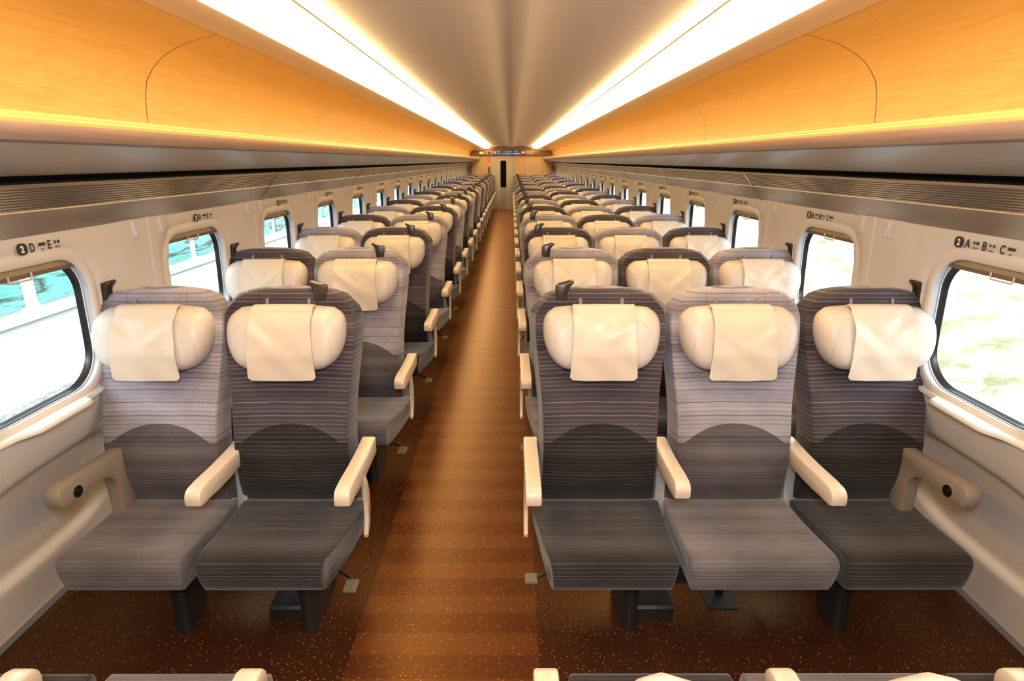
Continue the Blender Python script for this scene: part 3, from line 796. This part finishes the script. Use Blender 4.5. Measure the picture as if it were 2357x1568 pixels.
def headrest_mesh(wing=0.0):
    b = MB(); rows = []
    N = 20
    for k in range(23):
        q = k/22; t_ = .5-.5*math.cos(math.pi*q); w = head_w(t_)
        rf, rb = [], []
        for i in range(N+1):
            u = math.sin((i/N*2-1)*math.pi/2); x = u*w
            y, z = head_surf(x*.9999, t_)
            zt_ = z-(.014 if not wing else -.004)*(abs(x)/.2)**2*t_+wing*math.exp(-((abs(x)-.150)/.030)**2)*t_**2
            rf.append(((x, Yl(y), zt_), (x, z)))
            rb.append(((x, Yl(sinterp(BACK, z)+.012), zt_), (x, z)))
        rows.append(rf+rb[::-1][1:-1])
    ids = b.grid(rows, closed=True); b.face(ids[0][::-1]); b.face(ids[-1])
    return b.mesh('headrest', M['headrest'], 80)
def cloth_mesh(ears=False, seed=0):
    rnd = random.Random(seed)
    b = MB(); N = 22; path = []
    # s: 0 bottom hem .. 1 behind the top
    K = 30
    cx_, ph1, ph2 = rnd.uniform(-.02, .02), rnd.uniform(0, 6), rnd.uniform(0, 6); zc = rnd.uniform(.97, 1.0)
    for side in (0, 1):
        rows = []
        for k in range(K+1):
            s_ = k/K; r_ = []
            for i in range(N+1):
                u = i/N*2-1
                hw_ = lerp(.122, .110, min(s_*1.6, 1))
                x = u*hw_
                if s_ < .80:
                    z = lerp(.868+.006*u*u, 1.108, s_/.80)
                    t_ = max((z-HZ0)/(HZ1-HZ0), .30)
                    y, _ = head_surf(x*.8, min(t_, .93)); y -= .009
                    # a V of slack in the middle
                    ax = abs(x-cx_)
                    vz = zc+math.sqrt(ax*ax+.0004)*.85
                    vf = .4+.6*sst(.0, .05, ax); y += vf*(.0045*math.exp(-((z-vz-.03)/.022)**2)-.0035*math.exp(-((z-vz)/.026)**2))
                    y += .0025*math.sin(x*45+ph1+z*20)*math.sin(z*30+ph2)
                else:
                    q = (s_-.80)/.20*math.pi*.62
                    yt, _ = head_surf(x*.8, .93)
                    rad = .034
                    z = 1.108-.006+rad*.62*math.sin(q)+.006; y = yt-.006+rad*(1-math.cos(q))
                if ears and abs(u) > .78 and .72 < s_ < .95: z += .016*(abs(u)-.78)/.22*math.sin((s_-.72)/.23*math.pi); y += .006
                if k == 0 and abs(u) > .93: z += .010
                y -= .0016*(1-side); 
                r_.append(((x, Yl(y), z), (x, s_*.30)))
            rows.append(r_)
        ids = b.grid(rows, flip=(side == 1))
        if side == 0: A = ids
        else: B_ = ids
    for k in range(K):
        b.face((A[k][0], A[k+1][0], B_[k+1][0], B_[k][0])); b.face((A[k][N], B_[k][N], B_[k+1][N], A[k+1][N]))
    for i in range(N):
        b.face((A[0][i], B_[0][i], B_[0][i+1], A[0][i+1])); b.face((A[K][i], A[K][i+1], B_[K][i+1], B_[K][i]))
    return b.mesh('headrest_cloth', M['cloth'], 60)
def strap_mesh():
    b = MB(); rows = []
    for z in (1.112, 1.125, 1.138, 1.144):
        y = sinterp(BACK, z)+.002-.004
        rows.append([((x, Yl(y-(.003 if abs(x) < .005 else 0)), z), (x, z)) for x in (-.006, -.003, .003, .006)])
    b.closed = False; b.grid(rows)
    return b.mesh('strap', M['strap'], 60)
def handle_mesh(dirx):
    """grab handle at the top corner: upright with a slanting top drawn out to a tip on one side"""
    b = MB()
    pr = [(0, 1.09), (0, 1.184), (.003, 1.191), (.010, 1.195), (.030, 1.199), (.050, 1.206), (.060, 1.208), (.066, 1.205), (.066, 1.199), (.058, 1.191), (.050, 1.181), (.046, 1.169), (.045, 1.155), (.045, 1.09)]
    b.prism([(dirx*p, q) for p, q in pr], 'y', Yl(2.130), Yl(2.168), .0045)
    return b.mesh('grab_handle', M['handle'], 60)
def arm_mesh(yf=1.690, wdt=.054):
    b = MB()
    pts = [(yf+.012, .538), (yf+.002, .545), (yf, .562), (yf+.003, .578), (yf+.012, .590), (yf+.028, .597), (yf+.08, .5985), (1.88, .594), (1.98, .594), (2.09, .600), (2.09, .535), (2.00, .530), (1.90, .528), (1.82, .530), (1.76, .536)]
    rows_pts = [(p[0]-YC, p[1]) for p in pts]
    b.prism(rows_pts, 'x', -wdt/2, wdt/2, .007)
    return b.mesh('armrest', M['arm'], 40)
def wallarm_mesh():
    b = MB()
    pts = [(1.690, .545), (1.668, .552), (1.658, .572), (1.660, .596), (1.672, .614), (1.695, .623), (1.80, .616), (1.95, .606), (2.06, .602), (2.065, .56), (2.03, .45), (2.0, .34), (1.935, .34), (1.933, .47), (1.922, .507), (1.90, .530), (1.87, .541), (1.82, .543), (1.76, .540)]
    b.prism([(p[0]-YC, p[1]) for p in pts], 'x', -.026, .026, .008)
    return b.mesh('armrest', M['arm_wall'], 40)
def frame_mesh(hoop=True):
    """cast side frame beneath an outer armrest"""
    b = MB()
    pts = [(1.865, .545), (1.90, .545), (1.925, .50), (1.938, .45), (1.932, .39), (1.91, .33), (1.87, .30), (1.865, .315), (1.89, .36), (1.895, .43), (1.885, .50)] if hoop else \
          [(2.00, .54), (2.07, .54), (2.07, .40), (2.09, .25), (1.98, .25), (2.015, .40), (2.02, .48)]
    b.prism([(p[0]-YC, p[1]) for p in pts], 'x', *((-.008, .008) if hoop else (-.019, .019)), .003)
    return b.mesh('arm_frame', M['arm'] if hoop else M['post'], 40)
def leg_mesh(dep):
    b = MB(); pts = []
    for i in range(24):
        a = 2*math.pi*i/24
        pts.append((.032*math.copysign(abs(math.cos(a))**.6, math.cos(a)), -.145+dep+dep*math.copysign(abs(math.sin(a))**.55, math.sin(a))))
    rows = []
    for z, k, dy in ((0, 1.0, 0), (.12, .97, 0), (.262, 1.0, 0)):
        rows.append([((p[0]*k, p[1]*k, z), (0, 0)) for p in pts])
    ids = b.grid(rows, closed=True); b.face(ids[0][::-1]); b.face(ids[-1])
    return b.mesh('leg', M['black'], 40)
HEAD = headrest_mesh(); HEAD_WINGED = headrest_mesh(.022)
CLOTH = [cloth_mesh(False, s_) for s_ in (1, 2, 3, 4)]+[cloth_mesh(True, 9)]
STRAP = strap_mesh(); ARM = arm_mesh(); ARM_MID = arm_mesh(1.735); WALLARM = wallarm_mesh(); FRAME = frame_mesh(); POST = frame_mesh(False); LEG = (leg_mesh(.075), leg_mesh(.145))
BACKM = {v: back_mesh(M['back_'+v], None) for v in ('light', 'dark')}
SHAPES = {'E': (-.190, .213, -.215, .224), 'D': (-.229, .182, -.240, .245), 'C': (-.193, .218, -.248, .245), 'B': (-.243, .243, -.236, .236), 'A': (-.225, .175, -.245, .215)}
SEATX = {'E': -1.312, 'D': -.825, 'C': .332, 'B': .832, 'A': 1.332}
CUSHX = {'E': -1.29, 'D': -.80, 'C': .325, 'B': .825, 'A': 1.325}
CUSH = {(L, v): cushion_mesh(M['seat_'+v], *SHAPES[L]) for L in SHAPES for v in ('light', 'dark')}
HANDLE = {1: handle_mesh(1), -1: handle_mesh(-1)}
def unit(letters, tones, cx, name):
    u0 = empty(name, (cx, YC, 0))
    for i, (L, tone) in enumerate(zip(letters, tones)):
        x = SEATX[L]-cx
        o = link('seat_cushion', CUSH[(L, tone)], u0); o.location.x = CUSHX[L]-cx
        o['label'] = '%s striped seat cushion' % ('dark charcoal' if tone == 'dark' else 'lighter grey')
        bk = link('backrest', BACKM[tone], u0); bk.location.x = x
        bk['label'] = '%s striped backrest' % ('dark charcoal' if tone == 'dark' else 'lighter grey')
        for sx in (-1, 1):
            s_ = link('strap', STRAP, bk); s_.location.x = sx*.077
        if L in 'EDCA':
            dx = 1 if L in 'EC' else -1
            h = link('grab_handle', HANDLE[dx], bk); h.location.x = {'E': -.225, 'D': .140, 'C': -.168, 'A': .215}[L]
        hd = link('headrest', HEAD, u0); hd.location.x = x
        link('headrest_cloth', CLOTH[4] if L == 'C' else CLOTH[(i+(2 if tone == 'dark' else 0)) % 4], hd)
    def arm(x, mid=False, short=False):
        a = link('armrest', ARM_MID if short else ARM, u0); a.location.x = x-cx
        if mid:
            p = link('arm_post', POST, a)
        else:
            p = link('arm_frame', FRAME, a); p.location.x = .020 if x < 0 else -.020
    if letters == 'ED':
        arm(-.556); arm(-1.045, True)
        wa, sg = -1.478, 1
        legs = (-1.19, -.735)
    else:
        arm(.073); arm(.575, True, True); arm(1.075, True)
        wa, sg = 1.488, -1
        legs = (.43, 1.19)
    for xx in ((-1.045,) if letters == 'ED' else (1.075,)):
        pass
    a = link('armrest', WALLARM, u0); a.location.x = wa-cx; a['label'] = 'taupe wall-side armrest with black button'
    b = MB(); b.cyl((sg*.025, Yl(1.742), .571), 'x', .020, sg*.004, 20); b.cyl((sg*.029, Yl(1.742), .571), 'x', .012, sg*.004, 20)
    b.build('recline_button', M['button'], a)
    for lx in legs: o = link('leg', LEG[lx in (-.735, .43)], u0); o.location = (lx-cx, 0, 0)
    # under-seat frame
    b = MB(); x0, x1 = legs[0]-cx-.15, legs[1]-cx+.12
    b.box(x0, x1, -.15, -.11, .215, .252); b.box(x0, x1, .06, .10, .215, .252)
    b.build('seat_beam', M['black'], u0, smooth=0)
    # equipment box next to the aisle-side leg
    bx0, bx1 = ((-.895, -.765) if letters == 'ED' else (.462, .60))
    b = MB(); b.prism([(Yl(1.79), .0), (Yl(2.12), .0), (Yl(2.12), .055), (Yl(1.80), .055), (Yl(1.79), .047)], 'x', bx0-cx, bx1-cx, .003)
    for k in range(3): b.box(bx0-cx+.03+.03*k, bx0-cx+.036+.03*k, Yl(1.90), Yl(2.0), .055, .059)
    b.build('equipment_box', M['black'], u0)
    if letters == 'ED':
        b = MB(); b.box(-.600-cx, -.555-cx, Yl(1.745), Yl(1.80), .160, .168)
        for k in range(5): b.box(-.598-cx+.009*k, -.593-cx+.009*k, Yl(1.745), Yl(1.80), .168, .173)
        pd = b.build('turning_pedal', M['pedal'], u0, smooth=0)
        b = MB(); b.tube([(-.57-cx, Yl(1.79), .150), (-.60-cx, Yl(1.83), .16), (-.70-cx, Yl(1.87), .20)], .008, 8); b.build('pedal_arm', M['black'], pd)
    else:
        b = MB(); b.box(.748-cx, .862-cx, Yl(1.842), Yl(2.08), 0, .004); pl = b.build('floor_plate', mat('dark_plate', (.03, .032, .036), .35, metal=.6) if 'dark_plate' not in bpy.data.materials else bpy.data.materials['dark_plate'], u0, smooth=0)
        b = MB(); b.cyl((.815-cx, Yl(1.93), .004), 'z', .016, .02, 16); b.cyl((.815-cx, Yl(1.93), .02), 'z', .010, .20, 16); b.build('plate_post', M['black'], pl)
        b = MB(); b.box(.05-cx, .095-cx, Yl(1.80), Yl(1.85), .150, .158); b.build('turning_pedal', M['pedal'], u0, smooth=0)
        b = MB(); b.tube([(.09-cx, Yl(1.83), .150), (.16-cx, Yl(1.86), .18), (.30-cx, Yl(1.88), .21)], .008, 8); b.build('pedal_arm', M['black'], u0)
    return u0
protos = {}
protos['Da'] = unit('ED', ('light', 'dark'), -1.045, 'double_train_seat')
protos['Db'] = unit('ED', ('dark', 'light'), -1.045, 'double_train_seat')
protos['Ta'] = unit('CBA', ('dark', 'light', 'dark'), .825, 'triple_train_seat')
protos['Tb'] = unit('CBA', ('light', 'dark', 'light'), .825, 'triple_train_seat')
snapshot()
used = set()
for r_ in range(2, NROW+1):
    for kind, cx, side in (('D', -1.045, 'left'), ('T', .825, 'right')):
        key = kind+('a' if r_ % 2 == 0 else 'b')
        u = protos[key] if key not in used else copy_tree(protos[key])
        used.add(key); u.location = (cx, YC+PITCH*(r_-2), 0)
        where = {2: 'frontmost full row', 20: 'rearmost full row'}.get(r_, 'in the %s full row' % ORD[r_-2])
        if kind == 'D': txt = 'double train seat %s of the aisle, %s, %s' % (side, where, 'window seat lighter' if r_ % 2 == 0 else 'aisle seat lighter')
        else: txt = 'triple train seat %s of the aisle, %s, %s' % (side, where, 'middle seat lighter' if r_ % 2 == 0 else 'middle seat darker')
        tag(u, txt, 'seat', '%s train seats %s of the aisle' % ('double' if kind == 'D' else 'triple', side))
# turned row right in front of the camera (only cushion fronts, armrests and headrest wings show)
for kind, cx, side in (('Da', -1.045, 'left'), ('Ta', .825, 'right')):
    u = copy_tree(protos[kind]); u.location = (cx, .83, 0); u.rotation_euler = (0, 0, math.pi)
    tag(u, 'turned %s train seat cut off by the bottom edge, %s of the aisle' % ('double' if side == 'left' else 'triple', side), 'seat')
    for ch in u.children:
        nm = ch.name.split('.')[0]
        if nm == 'seat_cushion': ch.location.y -= .100     # slid forward with the recline
        if nm in ('backrest', 'headrest'):
            piv = Vector((0, Yl(2.02), .40)); a_ = -RECL
            ch.rotation_euler = (a_, 0, 0)
            c_, s_ = math.cos(a_), math.sin(a_)
            ch.location = (ch.location.x, piv.y-(c_*piv.y-s_*piv.z), piv.z-(s_*piv.y+c_*piv.z))
        if nm == 'headrest':
            ch.data = HEAD_WINGED
            for k in list(ch.children): bpy.data.objects.remove(k)
        if nm == 'armrest':
            # the aisle side carries the plain cream arm, the wall side the taupe one
            if ch.data.name.startswith('armrest') and ch.data == WALLARM:
                ch.data = ARM; ch.location.x = cx-(-.556 if side == 'left' else .073); ch['label'] = 'cream aisle armrest'
                for k in list(ch.children): bpy.data.objects.remove(k)
            elif ch.data == ARM_MID: ch.data = ARM
            elif ch.data == ARM and abs(ch.location.x+cx-(-.556 if side == 'left' else .073)) < .01:
                ch.location.x = cx-(-1.50 if side == 'left' else 1.50)
                for k in ch.children: k.location.x *= -1

# ------------------------------------------------------------------ outside
M['gravel'] = mat('pale_gravel', (.55, .54, .50), .9); t = NT(M['gravel'])
vo = t.n('ShaderNodeTexVoronoi', i_Scale=14.0); t.l(t.obj(), vo.inputs['Vector'])
t.l(t.mix(vo.outputs['Distance'], (.32, .31, .29), (.12, .117, .105)), t.b.inputs['Base Color'])
b = MB(); b.box(-60, 60, -40, 120, -1.35, -1.25); struct(b.build('ground', M['gravel'], smooth=0))
# right: low grassy bank with fence
M['bank'] = mat('dry_grass_bank', (.6, .55, .4), .9); t = NT(M['bank'])
nz = t.n('ShaderNodeTexNoise', i_Scale=1.6, i_Detail=6.0, i_Roughness=.7); t.l(t.obj(), nz.inputs['Vector'])
t.l(t.ramp(nz.outputs[0], [(.30, (.06, .10, .03)), (.42, (.14, .125, .065)), (.54, (.25, .24, .20)), (.75, (.32, .31, .29))]), t.b.inputs['Base Color'])
b = MB(); b.closed = False
rows = []
for x, z in ((5.2, -1.25), (5.6, -1.05), (6.4, -.75), (7.6, -.35), (9.5, .1), (13, .6), (20, .9)):
    rows.append([((x+.25*math.sin(y*.7), y, z+.08*math.sin(y*1.3+x)), (x, y)) for y in [-6+2*i for i in range(40)]])
b.grid(rows); o = b.build('grass_bank', M['bank'], smooth=80); tag(o, 'sunlit grassy bank seen through the right-hand windows', 'bank'); o['kind'] = 'stuff'
# left: long pale building with teal glazing
bd = empty('trackside_building', (-6, 10.35, -1.25)); tag(bd, 'white trackside building with teal glass panes seen through the left windows', 'building')
wm = mat('white_building', (.58, .60, .60), .6); gmt = mat('teal_glass', (.05, .25, .24), .12, spec=.6); t = NT(gmt)
nz = t.n('ShaderNodeTexNoise', i_Scale=1.0, i_Detail=4.0, i_Distortion=.4); t.l(t.obj((1, .6, 4.5)), nz.inputs['Vector'])
t.l(t.ramp(nz.outputs[0], [(.38, (.10, .32, .30)), (.50, (.17, .42, .40)), (.56, (.045, .07, .04)), (.62, (.16, .30, .28))]), t.b.inputs['Base Color'])  # dark reflections in the panes painted in as greenish-brown noise bands
b = MB(); b.box(-3, 0, -18, 60, 0, 1.05); b.box(-3, -.12, -18, 60, 1.05, 4.2); b.build('building_wall', wm, bd, smooth=0)
b = MB(); b.box(-.1, .06, -18, 60, .98, 1.07); b.build('wall_coping', wm, bd, smooth=0)
for k in range(-12, 40):
    y = -2.9+1.0*k
    b = MB(); b.box(-.13, -.08, y, y+.74, 1.12, 2.9); pn = b.build('glass_pane', gmt, bd, smooth=0)
b = MB(); rows = []
b.box(-.10, .02, -18, 60, 2.92, 3.10); b.build('lintel', wm, bd, smooth=0)
